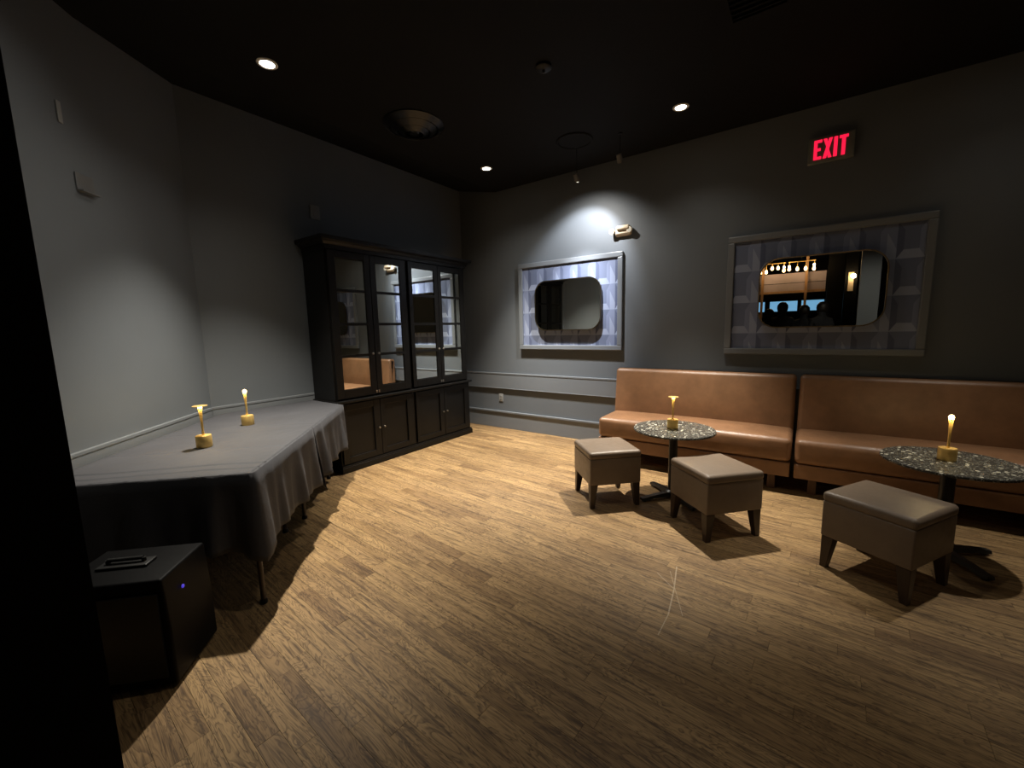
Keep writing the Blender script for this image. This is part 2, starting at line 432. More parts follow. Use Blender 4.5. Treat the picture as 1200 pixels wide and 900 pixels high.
def moulded(name, path_pts, rails):
    """boards along a wall: path from a to b, n = direction into the room; rails = (z0, z1, thickness)"""
    a, b, n = [Vector(p).to_3d() if len(p) == 2 else Vector(p) for p in path_pts]
    mb = MB()
    for z0, z1, t in rails:
        q = [a, b, b+n*t, a+n*t]
        mb.prism([(p.x, p.y) for p in q], z0, z1)
    return structure(mb.build(name, MAT['trim'], bevel=0.003))
CHAIR = [(0.61, 0.825, 0.022), (0.825, 0.848, 0.026), (0.61, 0.618, 0.026)]
BASE = [(0.0, 0.24, 0.018), (0.24, 0.266, 0.032)]
s2 = math.sqrt(0.5)
moulded('trim_1', ((XL, YB), (XR, YB), (0, -1)), CHAIR)
moulded('baseboard_back', ((XL, YB), (XR, YB), (0, -1)), BASE)
moulded('trim_2', ((XL, AY), (XL, YB-0.035), (1, 0)), CHAIR)
moulded('baseboard_left', ((XL, AY), (XL, YB-0.035), (1, 0)), BASE)
moulded('trim_3', ((XL+0.02, AY-0.02), (AX1, AY1), (s2, s2)), CHAIR)
moulded('baseboard_corner', ((XL+0.02, AY-0.02), (AX1, AY1), (s2, s2)), BASE)

# ------------------------------------------------------------------ lights of the room
def spot(name, loc, target, power, angle, blend, col, size=0.04):
    l = bpy.data.lights.new(name, 'SPOT'); l.energy = power; l.spot_size = math.radians(angle); l.spot_blend = blend
    l.color = col; l.shadow_soft_size = size
    o = bpy.data.objects.new(name, l); o.location = loc
    o.rotation_euler = (Vector(target)-Vector(loc)).to_track_quat('-Z', 'Y').to_euler()
    return link(o)
DL = ['small round recessed downlight above the black-draped tables', 'small round recessed downlight above the display cabinet near the room corner',
      'small round recessed downlight above the first speckled table by the bench', 'recessed downlight over the middle of the wooden floor',
      'recessed downlight over the open floor to the right of the stools', 'recessed downlight above the second bench']
for (x, y, aim, pb), ang, sk_, lab in zip(LAMPS, BEAMS, SKIRTS, DL):
    t = tag(empty('downlight', (x, y, CEIL)), lab, 'ceiling light', 'recessed downlights')
    MB().lathe([(0.046, 0.0), (0.068, 0.0), (0.070, -0.006), (0.062, -0.011), (0.050, -0.010), (0.046, -0.003)], 32).build('trim_ring', MAT['whitetrim'], t, smooth=True)
    MB().lathe([(0, -0.002), (0.046, -0.003), (0.046, -0.006), (0, -0.007)], 32).build('lens', MAT['lampglow'], t, smooth=True)
    spot('downlight_beam', (x, y, CEIL-0.03), aim, pb, ang, 1.0, WARM)
    spot('downlight_skirt', (x, y, CEIL-0.03), (x, y, 0), sk_, 124, 1.0, WARM)
def ceiling_spot(x, y, z, on, label):
    t = tag(empty('ceiling_spotlight', (x, y, CEIL)), label, 'spotlight', 'wall-washing spotlights')
    tz = z-CEIL
    MB().lathe([(0, 0), (0.022, 0), (0.022, -0.008), (0, -0.008)], 20).build('canopy', MAT['black'], t, smooth=True)
    MB().tube((0, 0, -0.01), (0, 0, tz+0.06), 0.0035).build('stem', MAT['black'], t, smooth=True)
    d = Vector((0, 0.62, -0.78)).normalized()
    p = Vector((0, 0, tz))
    h = MB().tube(p-d*0.065, p+d*0.015, 0.026, 0.03, 18).build('lamp_head', MAT['darkplate'], t, smooth=True)
    MB().tube(p+d*0.0155, p+d*0.018, 0.022, 0.022, 18).build('lens', MAT['lampglow'] if on else MAT['chrome'], h)
    return (x, y, z), d
p, d = ceiling_spot(-2.148, 4.30, 3.097, True, 'lit spotlight hanging on a thin stem above the blue-panelled wall mirror')
ceiling_spot(-1.66, 4.30, 3.18, False, 'unlit cylinder spotlight hanging beside the lit one near the back wall')
lp = Vector(p)+d*0.03
spot('wall_wash_beam', lp, lp+Vector((-0.22, 0.64, -0.76)), WASH_POWER*0.70, 86, 0.55, WASH_COL, 0.012)
spot('wall_wash_halo', lp, lp+Vector((-0.10, 0.55, -0.80)), WASH_POWER*0.45, 128, 1.0, (1.0, 0.95, 0.88), 0.012)
spot('wall_wash_core', lp, (-2.52, 4.93, 1.25), WASH_POWER*2.6, 56, 1.0, (0.93, 0.95, 1.0), 0.012)

# ------------------------------------------------------------------ display cabinet
def cabinet():
    t = tag(empty('display_cabinet', (XL, 3.41, 0)), 'tall black display cabinet with mirrored glazed doors standing against the left wall', 'cabinet')
    t.location = (0, 0, 0)
    B = MAT['cabinet']
    y0, y1 = 2.375, 4.44; xb, xf = XL+0.04, -3.94; xu = -3.965
    # lower body, ledge, upper body, cornice
    mb = MB().box(xb, xf-0.022, y0, y1, 0.08, 0.755)
    mb.build('lower_body', B, t)
    mb = MB().box(xb, xf+0.012, y0-0.015, y1+0.015, 0.0, 0.062).box(xb, xf+0.004, y0-0.008, y1+0.008, 0.062, 0.082)
    mb.build('plinth', B, t, bevel=0.004)
    MB().box(xb, xf+0.022, y0-0.025, y1+0.025, 0.757, 0.783).build('ledge', B, t, bevel=0.006)
    mb = MB().box(xb, xb+0.02, y0, y1, 0.784, 2.36).box(xb+0.02, xu-0.024, y0, y0+0.03, 0.784, 2.36).box(xb+0.02, xu-0.024, y1-0.03, y1, 0.784, 2.36)
    mb.box(xb+0.02, xu-0.024, y0+0.03, y1-0.03, 2.33, 2.36).box(xb+0.02, xu-0.024, 3.385, 3.43, 0.784, 2.33)
    mb.build('upper_body', B, t)
    mb = MB().box(xb, xu+0.005, y0-0.006, y1+0.006, 2.345, 2.385)
    prof = [(0, 2.385), (0.02, 2.385), (0.035, 2.41), (0.07, 2.425), (0.075, 2.455), (0, 2.455)]
    base = [(xb, y0, 0, -1), (xu, y0, 1, -1), (xu, y1, 1, 1), (xb, y1, 0, 1)]
    vs = []; fs = []
    for x, y, nx, ny in base:
        for o, z in prof: vs.append((x+nx*o, y+ny*o, z))
    n = len(prof)
    for k in range(3):
        for i in range(n):
            fs.append((k*n+i, k*n+(i+1) % n, (k+1)*n+(i+1) % n, (k+1)*n+i))
    mb.add(vs, fs).box(xb, xu+0.074, y0-0.074, y1+0.074, 2.44, 2.462)
    mb.build('cornice', B, t)
    # doors
    spans = [(2.392, 2.884, 1), (2.890, 3.384, -1), (3.424, 3.912, 1), (3.918, 4.418, -1)]
    rows = [0.890, 1.250, 1.588, 1.938, 2.268]
    for ya, yb, hs in spans:
        e = MB()
        cy = {1: None}
        pa, pb = {2.392: (2.475, 2.812), 2.890: (2.962, 3.292), 3.424: (3.484, 3.846), 3.918: (3.976, 4.330)}[ya]
        e.box(xu-0.022, xu, ya, pa, 0.80, 2.335).box(xu-0.022, xu, pb, yb, 0.80, 2.335)
        e.box(xu-0.022, xu, pa, pb, 0.80, rows[0]).box(xu-0.022, xu, pa, pb, rows[-1], 2.335)
        door = e.build('glazed_door', B, t, bevel=0.003)
        for z in rows[1:-1]: box('glazing_bar', B, xu-0.0105, xu-0.001, pa-0.001, pb+0.001, z-0.015, z+0.015, door)
        for za, zb in zip(rows, rows[1:]):
            pn = box('pane', MAT['pane'], xu-0.016, xu-0.011, pa-0.004, pb+0.004, za+0.008, zb-0.008, door); 
        ky = yb-0.036 if hs > 0 else ya+0.036
        MB().lathe([(0, 0.030), (0.009, 0.028), (0.013, 0.020), (0.010, 0.012), (0.005, 0.008), (0.005, 0.0), (0, 0.0)], 14).build('knob', MAT['chrome'], door, smooth=True, loc=(xu, ky, 1.262))
        bpy.data.objects[-1] if False else None
        MB().box(xu-0.002, xu+0.010, (yb-0.02 if hs > 0 else ya+0.004), (yb-0.004 if hs > 0 else ya+0.02), 0.815, 0.845).build('latch', MAT['chrome'], door)
        # lower door: frame and recessed panel
        z0, z1 = 0.095, 0.742
        pa2, pb2 = pa-0.018, pb-0.012
        e = MB().box(xf-0.020, xf, ya, pa2, z0, z1).box(xf-0.020, xf, pb2, yb, z0, z1).box(xf-0.020, xf, pa2, pb2, z0, 0.162).box(xf-0.020, xf, pa2, pb2, 0.672, z1)
        ld = e.build('cupboard_door', B, t, bevel=0.003)
        box('panel', B, xf-0.0215, xf-0.016, pa2-0.002, pb2+0.002, 0.160, 0.674, ld)
        ky2 = yb-0.030 if hs > 0 else ya+0.034
        MB().lathe([(0, 0.026), (0.009, 0.024), (0.012, 0.017), (0.009, 0.010), (0.005, 0.007), (0.005, 0.0), (0, 0.0)], 14).build('knob', MAT['chrome'], ld, smooth=True, loc=(xf, ky2, 0.416))
    for o in bpy.data.objects:
        if o.name.startswith('knob'): o.rotation_euler = (0, math.pi/2, 0)
    return t
cabinet()

# ------------------------------------------------------------------ benches
def bench(xa, xb, label):
    W = xb-xa; t = tag(empty('bench', ((xa+xb)/2, 0, 0)), label, 'bench', 'leather benches along the back wall')
    L = MAT['tan']
    yf, yk = 4.20, 4.885
    def crown(x, y, z):
        u = 1-min(1, abs(x)/(W/2))**4; v = 1-min(1, abs(y)/0.31)**2
        bz = 0.018*u*v if z > 0 else 0
        fy = -0.012*u*math.cos(z/0.11*math.pi/2) if y < -0.25 else 0
        return (x, y+fy, z+bz)
    MB().rbox((W, 0.60, 0.215), 0.045, (0, yf+0.30, 0.392), 10, 5, crown).build('seat', L, t, smooth='all')
    MB().rbox((W-0.006, 0.50, 0.128), 0.010, (0, yf+0.262, 0.216), 4, 2).build('front_rail', L, t, smooth='all')
    def lean(x, y, z):
        u = 1-min(1, abs(x)/(W/2))**6; k = z/0.28
        bulge = -0.022*u*max(0, 1-k*k) if y < 0 else 0
        return (x, y+bulge+max(0, (z+0.28))*0.11*(1 if y < 0 else 0.0), z)
    MB().rbox((W-0.004, 0.205, 0.56), 0.040, (0, 4.762, 0.725), 10, 5, lean).build('backrest', L, t, smooth='all')
    for sx in (-1, 1):
        for y in (4.33, 4.80):
            MB().box(sx*(W/2-0.14)-0.03, sx*(W/2-0.14)+0.03, y-0.03, y+0.03, 0.0, 0.156).build('leg', MAT['brownwood'], t)
    return t
bench(-1.845, -0.052, 'tan leather bench ending short of the corner, beside the chair-rail wall')
bench(-0.028, 1.80, 'tan leather bench below the dark-panelled mirror and exit sign')

# ------------------------------------------------------------------ stools
def stool():
    t = empty('stool')
    S = 0.45
    def dome(x, y, z):
        u = (1-(2*x/S)**2)*(1-(2*y/S)**2)
        return (x, y, z + (0.014*max(0, u) if z > 0 else 0))
    MB().rbox((S-0.010, S-0.010, 0.225), 0.010, (0, 0, 0.3125), 3, 2).build('body', MAT['taupe'], t, smooth='all')
    MB().rbox((S, S, 0.062), 0.024, (0, 0, 0.450), 8, 4, dome).build('cushion', MAT['taupe'], t, smooth='all')
    for sx in (-1, 1):
        for sy in (-1, 1):
            o = S/2-0.010; a, b_ = 0.064, 0.036
            P = []
            for k, z in ((b_, 0.0), (a, 0.2)):
                x0, x1 = sorted((sx*o, sx*(o-k))); y0, y1 = sorted((sy*o, sy*(o-k)))
                P += [(x0,y0,z),(x1,y0,z),(x1,y1,z),(x0,y1,z)]
            MB().add(P, [(3,2,1,0),(4,5,6,7),(0,1,5,4),(1,2,6,5),(2,3,7,6),(3,0,4,7)]).build('leg', MAT['darkwood'], t, bevel=0.003)
    return t
st = stool()
STOOLS = [(-1.372, 3.302, -46, 'square taupe leather stool on the cabinet side of the first speckled table'),
          (-0.495, 3.232, -43, 'square taupe leather stool in front of the gap between the benches'),
          (0.44, 3.105, -31, 'square taupe leather stool in front of the second speckled table'),
          (1.49, 3.80, -38, 'square taupe leather stool beyond the second table, mostly cut off')]
for i, (x, y, a, lab) in enumerate(STOOLS):
    o = st if i == 0 else copy_tree(st)
    o.location = (x, y, 0); o.rotation_euler = (0, 0, math.radians(a)); tag(o, lab, 'stool', 'square leather stools')

# ------------------------------------------------------------------ pedestal tables
def pedestal():
    t = empty('pedestal_table')
    MB().lathe([(0, 0.600), (0.322, 0.600), (0.330, 0.604), (0.330, 0.616), (0.326, 0.620), (0, 0.620)], 72).build('table_top', MAT['terrazzo'], t, smooth=True)
    MB().lathe([(0, 0.046), (0.055, 0.046), (0.055, 0.06), (0.036, 0.075), (0.036, 0.575), (0.09, 0.585), (0.09, 0.5995), (0, 0.5995)], 24).build('column', MAT['blackmetal'], t, smooth=True)
    for k in range(4):
        a = math.pi/2*k
        mb = MB(); n = 6; P = []; F = []
        for i in range(n+1):
            f = i/n; r = 0.30*f; zt = 0.060-0.028*f**1.5; zb = 0.022 if f < 0.8 else 0.012
            hw = 0.032-0.006*f
            P += [(r, -hw, zb), (r, hw, zb), (r, hw*0.75, zt), (r, -hw*0.75, zt)]
        for i in range(n):
            for j in range(4): F.append((i*4+j, i*4+(j+1) % 4, (i+1)*4+(j+1) % 4, (i+1)*4+j))
        F += [(3, 2, 1, 0), (n*4, n*4+1, n*4+2, n*4+3)]
        mb.add(P, F); 
        arm = mb.build('foot', MAT['blackmetal'], t, smooth=True, rz=a)
        MB().lathe([(0, 0), (0.018, 0), (0.018, 0.013), (0, 0.013)], 14, (0.272, 0, 0)).build('glide', MAT['blackplastic'], arm, smooth=True)
    return t
pt = pedestal()
TABLES = [(-0.885, 3.607, 50, 'round dark speckled stone table between the two stools, on a black cross foot'),
          (0.775, 3.595, 33, 'round dark speckled stone table in front of the bench under the exit sign')]
for i, (x, y, a, lab) in enumerate(TABLES):
    o = pt if i == 0 else copy_tree(pt)
    o.location = (x, y, 0); o.rotation_euler = (0, 0, math.radians(a)); tag(o, lab, 'table', 'round speckled tables')

# ------------------------------------------------------------------ draped tables in the corner
d1 = Vector((-s2, -s2, 0)); d2 = Vector((-s2, s2, 0)); ZT = 0.775
P0 = Vector((-2.365, 0.905, 0)); LW = 1.045; LL = 1.0
S0 = P0+d2*LL
def wob(x, y): return 0.0025*math.sin(9*x+4*y)*math.sin(7*y-3*x)
def cloth(name, label, edgeA, edgeB, skirt, corner, crease=(), seed=1):
    """top: ruled patch between polyline edgeA (room side) and edgeB (wall side); skirt: outline that hangs free"""
    rng = random.Random(seed); mb = MB()
    def along(pl, t):
        Ls = [(pl[i+1]-pl[i]).length for i in range(len(pl)-1)]; T = sum(Ls)*t
        for i, l in enumerate(Ls):
            if T <= l or i == len(Ls)-1: return pl[i]+(pl[i+1]-pl[i])*min(1, T/l)
            T -= l
    NU, NV = 150, 40; P = []; F = []
    for i in range(NU+1):
        a, b = along(edgeA, i/NU), along(edgeB, i/NU)
        for j in range(NV+1):
            q = a+(b-a)*(j/NV); z = ZT+abs(wob(q.x, q.y))
            for c0, amp, wdt in crease:
                dist = (q-P0).dot(d2) - c0 - 0.012*math.sin(6*j/NV)
                z += amp*math.exp(-(dist/wdt)**2)
            P.append((q.x, q.y, z))
    for i in range(NU):
        for j in range(NV):
            k = i*(NV+1)+j; F.append((k, k+1, k+NV+2, k+NV+1))
    mb.add(P, F)
    # skirt
    pts = []; 
    for a, b in zip(skirt, skirt[1:]):
        n = max(2, int((b-a).length/0.022))
        pts += [a+(b-a)*(k/n) for k in range(n)]
    pts.append(skirt[-1])
    nrm = []
    for k in range(len(pts)):
        a, b = pts[max(0, k-1)], pts[min(len(pts)-1, k+1)]
        tv = (b-a).normalized(); nrm.append(Vector((tv.y, -tv.x, 0)))
    for _ in range(1): nrm = [(nrm[max(0, k-1)]+nrm[k]*2+nrm[min(len(nrm)-1, k+1)]).normalized() for k in range(len(nrm))]
    ph = [rng.uniform(0, 6.28) for _ in range(4)]; R = 14; P = []; F = []; s = 0
    for k, (p, n) in enumerate(zip(pts, nrm)):
        if k: s += (pts[k]-pts[k-1]).length
        dc = min([(p-c).length for c in corner] or [9])
        drop = 0.425+0.015*math.sin(3.1*s+ph[0])+0.075*math.exp(-dc/0.10)
        amp = 0.020*math.sin(21*s+ph[1])+0.014*math.sin(37*s+ph[2])+0.010*math.sin(9*s+ph[3])
        flare = 0.035*math.exp(-dc/0.05)-0.03*math.exp(-((dc-0.12)/0.04)**2)+0.03*math.exp(-((dc-0.20)/0.035)**2)
        for r in range(R+1):
            f = r/R
            rr = 0.012
            if r == 0: off, z = 0.0, ZT+abs(wob(p.x, p.y))
            elif r == 1: off, z = 0.010, ZT-0.004
            else: off, z = 0.014+(amp*(0.5+0.5*math.tanh(4*(f-0.25)))+0.012+flare)*f, ZT-0.006-drop*(f**1.0)
            off = max(off, 0.0 if r == 0 else 0.008)
            q = p+n*off; P.append((q.x, q.y, z))
    for k in range(len(pts)-1):
        for r in range(R):
            i = k*(R+1)+r; F.append((i, i+1, i+R+2, i+R+1))
    mb.add(P, F)
    o = mb.build(name, MAT['cloth'], smooth='all')
    bm = bmesh.new(); bm.from_mesh(o.data); bmesh.ops.remove_doubles(bm, verts=bm.verts, dist=0.002)
    bmesh.ops.recalc_face_normals(bm, faces=bm.faces); bm.to_mesh(o.data); bm.free()
    so = o.modifiers.new('thickness', 'SOLIDIFY'); so.thickness = 0.0025; so.offset = -1
    return tag(o, label, 'tablecloth', 'black tablecloths')
P1 = P0+d1*LW; S1 = S0+d1*LW
P2 = Vector((-3.81, 2.335, 0)); C2 = Vector((XL+0.045, 2.335, 0)); C1 = Vector((XL+0.045, AY+0.04, 0))
cloth('tablecloth', 'black cloth over the near table, its corner hanging free by the loudspeaker',
      [P0, S0], [P1, S1], [P1, P0, S0], [P0], [(0.165, 0.007, 0.007), (0.075, 0.006, 0.007), (0.52, 0.004, 0.007)], 3)
cloth('tablecloth', 'black cloth over the table in the wall corner, touching the display cabinet',
      [S0, P2], [S1, C1, C2], [S0, P2, P2+Vector((-0.10, 0, 0))], [S0], [(1.18, 0.003, 0.006)], 9)
def folding_table(label, poly, legs):
    t = tag(empty('folding_table'), label, 'table', 'tables under black cloths')
    c = sum((p for p in poly), Vector())/len(poly); t.location = (c.x, c.y, 0)
    MB().prism([(c_.x-c.x, c_.y-c.y) for c_ in poly], 0.735, 0.766).build('table_top', MAT['darkwood'], t)
    for l in legs:
        lg = MB().tube((l.x-c.x, l.y-c.y, 0.012), (l.x-c.x, l.y-c.y, 0.735), 0.014, 0.014, 12).build('leg', MAT['darkwood'], t, smooth=True)
        MB().lathe([(0, 0), (0.020, 0), (0.020, 0.02), (0.012, 0.03), (0, 0.03)], 12, (l.x-c.x, l.y-c.y, 0)).build('foot_cap', MAT['blackplastic'], lg, smooth=True)
e = 0.012
def inset(poly, k=0.985):
    c = sum((p for p in poly), Vector())/len(poly); return [c+(p-c)*k for p in poly]
folding_table('table hidden under the near black cloth, one leg foot showing on the floor', inset([P0, S0, S1, P1]),
              [P0+d1*0.03+d2*0.03, P0+d1*0.22+d2*0.9, P0+d1*0.94+d2*0.10, P0+d1*0.94+d2*0.9])
folding_table('table hidden under the black cloth in the wall corner', inset([S0, P2, C2, C1, S1]),
              [S0+d1*0.15+d2*0.12, P2+Vector((-0.15, -0.12, 0)), C2+Vector((0.12, -0.12, 0)), S1+d2*0.15-d1*0.1])

# ------------------------------------------------------------------ table lamps
def table_lamp(x, y, z, disc, label, power=1.5):
    t = tag(empty('table_lamp', (x, y, z)), label, 'table lamp', 'small brass table lamps')
    MB().lathe([(0, 0), (0.043, 0), (0.0445, 0.003), (0.0445, 0.074), (0.042, 0.078), (0, 0.0785)], 40).build('base', MAT['brass'], t, smooth=True)
    MB().lathe([(0, 0.0785), (0.0075, 0.0785), (0.0065, 0.12), (0.0075, 0.18), (0.0105, 0.235), (0.0125, 0.262), (0, 0.263)], 20).build('stem', MAT['brass'], t, smooth=True)
    if disc:
        MB().lathe([(0, 0.270), (0.041, 0.270), (0.0425, 0.272), (0.041, 0.2745), (0, 0.276)], 36).build('shade_disc', MAT['brass'], t, smooth=True)
        MB().lathe([(0, 0.2635), (0.0115, 0.2635), (0.0115, 0.2695), (0, 0.2695)], 20).build('light_source', MAT['led'], t, smooth=True)
        for k in range(3):
            a = 2.1*k
        r = 0.030; hz = 0.262
    else:
        MB().lathe([(0, 0.2635), (0.0105, 0.2635), (0.0135, 0.272), (0.0115, 0.281), (0.005, 0.287), (0, 0.288)], 20).build('light_source', MAT['led'], t, smooth=True)
        r = 0.030; hz = 0.262
    # warm ring of light around the head washes down the stem
    for k in range(4):
        a = math.pi/4+math.pi/2*k
        l = bpy.data.lights.new('lamp_light', 'POINT'); l.energy = power/4; l.color = (1.0, 0.74, 0.34); l.shadow_soft_size = 0.008
        o = bpy.data.objects.new('lamp_light', l); o.location = (r*math.cos(a), r*math.sin(a), hz); link(o, t)
table_lamp(-3.184, 0.953, ZT+0.003, True, 'small brass lamp with flat disc top on the near black-draped table')
table_lamp(-3.656, 1.404, ZT+0.003, False, 'small brass lamp with glowing tip, no disc, on the draped table nearest the wall corner')
table_lamp(-0.897, 3.610, 0.6205, True, 'small brass lamp with flat disc top on the speckled table between two stools')
table_lamp(0.762, 3.612, 0.6205, False, 'small brass lamp with glowing tip, no disc, on the speckled table below the exit sign')

# ------------------------------------------------------------------ panels and mirrors on the back wall
def wall_panel(x0, x1, z0, z1, label):
    t = tag(empty('wallpaper_panel', ((x0+x1)/2, YB, z0)), label, 'wall panel', 'framed wallpaper panels')
    W = (x1-x0)/2; H = z1-z0; fr = 0.062
    box('wallpaper', MAT['wallpaper'], -W, W, -0.022, -0.0005, 0, H, t)
    for nm, a in (('frame_rail', (-W-fr, W+fr, -fr, 0)), ('frame_rail', (-W-fr, W+fr, H, H+fr)), ('frame_rail', (-W-fr, -W, 0, H)), ('frame_rail', (W, W+fr, 0, H))):
        box(nm, MAT['trim'], a[0], a[1], -0.046, -0.0005, a[2], a[3], t, bevel=0.008)
wall_panel(-3.288, -1.900, 1.268, 2.326, 'blue faceted wallpaper panel in a grey frame, lit by the wall spotlight')
wall_panel(-0.651, 0.764, 1.246, 2.316, 'blue faceted wallpaper panel in a grey frame, in shade below the exit sign')
def rrect(w, h, r, n=8):
    P = []
    for cx, cz, a0 in ((w/2-r, h/2-r, 0), (-w/2+r, h/2-r, 90), (-w/2+r, -h/2+r, 180), (w/2-r, -h/2+r, 270)):
        for k in range(n+1):
            a = math.radians(a0+90*k/n); P.append((cx+r*math.cos(a), cz+r*math.sin(a)))
    return P
def wall_mirror(cx, cz, w, h, label):
    t = tag(empty('wall_mirror', (cx, YB, cz)), label, 'mirror', 'rounded wall mirrors')
    out, inn = rrect(w, h, 0.17, 10), rrect(w-0.022, h-0.022, 0.160, 10)
    n = len(out); V = []; F = []
    for y, pl in ((-0.052, out), (-0.082, out), (-0.082, inn), (-0.076, inn)):
        V += [(x, y, z) for x, z in pl]
    for k in range(3):
        for i in range(n): F.append((k*n+i, k*n+(i+1) % n, (k+1)*n+(i+1) % n, (k+1)*n+i))
    F.append(tuple(range(n)))
    MB().add(V, F).build('frame', MAT['frame'], t, smooth=True)
    MB().prism_y(inn, -0.0765, -0.0700).build('mirror_glass', MAT['mirror'], t)
    MB().box(-w*0.25, w*0.25, -0.0525, -0.022, -0.02, 0.02).box(-w*0.25, w*0.25, -0.0525, -0.022, 0.12, 0.16).build('mount_batten', MAT['black'], t)
MAT['frame'] = simple('dark_brass_frame', (0.16, 0.13, 0.085), 0.32, 1.0, var=0.1)
wall_mirror(-2.577, 1.795, 0.965, 0.66, 'rounded rectangular mirror hung on the brightly lit blue panel')
wall_mirror(0.062, 1.785, 0.965, 0.67, 'rounded rectangular mirror hung on the dark panel, reflecting the bar')

# ------------------------------------------------------------------ exit sign, emergency light, plates
def exit_sign():
    t = tag(empty('exit_sign', (0.078, YB, 3.045)), 'grey exit sign with glowing red EXIT letters high on the back wall', 'sign')
    MB().rbox((0.335, 0.045, 0.222), 0.008, (0, -0.0235, 0), 2, 2).build('housing', MAT['signgrey'], t, smooth='all')
    H = 0.165; y0, y1 = -0.052, -0.044; T = 0.023
    def let(polys, ox):
        mb = MB()
        for p in polys: mb.prism_y([(ox+x, z-H/2) for x, z in p], y0, y1)
        mb.build('letter', MAT['exitred'], t)
    W = 0.062
    let([[(0,0),(T*1.1,0),(T*1.1,H),(0,H)], [(T*1.1,0),(W-0.004,0),(W-0.004,T),(T*1.1,T)], [(T*1.1,H/2-T/2),(W-0.012,H/2-T/2),(W-0.012,H/2+T/2),(T*1.1,H/2+T/2)], [(T*1.1,H-T),(W-0.004,H-T),(W-0.004,H),(T*1.1,H)]], -0.125)
    let([[(0,0),(T*1.15,0),(W+0.004,H),(W+0.004-T*1.15,H)], [(0,H),(W/2-0.006,H/2+0.008),(W/2+0.006,H/2+0.02),(T*1.15,H)], [(W+0.004,0),(W/2+0.010,H/2-0.008),(W/2-0.002,H/2-0.02),(W+0.004-T*1.15,0)]], -0.058)
    let([[(0,0),(T*1.15,0),(T*1.15,H),(0,H)]], 0.018)
    let([[(0.018,0),(0.018+T*1.15,0),(0.018+T*1.15,H-T),(0.018,H-T)], [(0,H-T),(W,H-T),(W,H),(0,H)]], 0.056)
exit_sign()
def emergency():
    t = tag(empty('emergency_light', (-1.855, YB, 2.61)), 'beige emergency light with two lamp heads beside the spotlit mirror panel', 'emergency light')
    MB().rbox((0.20, 0.07, 0.105), 0.03, (0.02, -0.036, 0), 3, 4, lambda x, y, z: (x, y, z*(1-0.25*(y < 0)))).build('housing', MAT['beige'], t, smooth='all')
    for sx, sz in ((-0.105, 0.015), (0.105, 0.012)):
        h = MB().tube((sx, -0.085, sz-0.01), (sx, -0.035, sz), 0.034, 0.026, 18).build('lamp_head', MAT['beige'], t, smooth=True)
        MB().tube((sx, -0.089, sz-0.011), (sx, -0.0855, sz-0.01), 0.028, 0.031, 18).build('lens', MAT['lens'], h, smooth=True)
    MB().rbox((0.16, 0.075, 0.05), 0.02, (0.03, -0.07, 0.035), 2, 3).build('cover', MAT['beige'], t, smooth='all')
emergency()
def plate(name, label, cat, loc, n, w, h, mat, th=0.008, holes=0):
    a = math.atan2(n[1], n[0])+math.pi/2
    t = tag(empty(name, loc, a), label, cat)
    MB().rbox((w, th, h), min(0.003, th*0.45), (0, -th/2-0.0005, 0), 1, 2).build('plate', mat, t, smooth='all')
    if holes == 2:
        for z in (-0.02, 0.02):
            s = MB().rbox((0.034, 0.004, 0.028), 0.0015, (0, -th-0.002, z), 1, 1).build('socket', mat, t)
            for x in (-0.007, 0.007): box('slot', MAT['black'], x-0.0015, x+0.0015, -th-0.0045, -th-0.0035, z-0.006, z+0.006, s)
    elif holes == 1:
        box('rocker', mat, -w*0.22, w*0.22, -th-0.004, -th, -h*0.28, h*0.28, t, bevel=0.001)
    elif holes == 3:
        box('bracket', mat, -w*0.5, w*0.5, -th-0.03, -th, -h*0.5, -h*0.42, t)
plate('wall_outlet', 'small grey power outlet low on the back wall beside the cabinet', 'outlet', (-3.735, YB, 0.469), (0, -1), 0.075, 0.118, MAT['plate'], holes=2)
plate('sensor_plate', 'small pale sensor plate on the left wall above the cabinet', 'wall plate', (XL, 2.575, 2.80), (1, 0), 0.105, 0.15, MAT['plate'], 0.014, 1)
wa = lambda x: (x, -3.02-x, 0)
plate('cover_plate', 'narrow painted cover strip high on the angled wall', 'wall plate', (-3.60, 0.58, 2.805), (s2, s2), 0.03, 0.12, MAT['plate'], 0.008)
plate('wall_bracket', 'small painted bracket on the angled wall below the narrow strip', 'bracket', (-3.675, 0.655, 2.44), (s2, s2), 0.13, 0.11, MAT['darkplate'], 0.010, 3)

# ------------------------------------------------------------------ ceiling fittings
def diffuser():
    t = tag(empty('air_diffuser', (-3.15, 2.893, CEIL)), 'black round stepped air diffuser on the ceiling above the cabinet', 'air vent')
    for r, z in ((0.28, 0.0), (0.21, -0.03), (0.14, -0.05)):
        MB().lathe([(r-0.055, z-0.001), (r, z-0.002), (r+0.004, z-0.010), (r-0.01, z-0.018), (r-0.05, z-0.045), (r-0.058, z-0.043), (r-0.03, z-0.016)], 40).build('cone_ring', MAT['gloss'], t, smooth=True)
    MB().lathe([(0, -0.03), (0.06, -0.032), (0.068, -0.05), (0.04, -0.085), (0, -0.09)], 32).build('centre_cone', MAT['gloss'], t, smooth=True)
    for k in range(4):
        a = math.pi/2*k+0.6
        MB().tube((0.05*math.cos(a), 0.05*math.sin(a), -0.04), (0.26*math.cos(a), 0.26*math.sin(a), -0.012), 0.005).build('strut', MAT['gloss'], t)
MAT['gloss'] = simple('black_gloss_metal', (0.004, 0.004, 0.004), 0.28, var=0.1, spec=0.35)
diffuser()
t = tag(empty('ceiling_speaker', (-2.104, 4.158, CEIL)), 'round black speaker grille set in the ceiling near the spotlights', 'speaker')
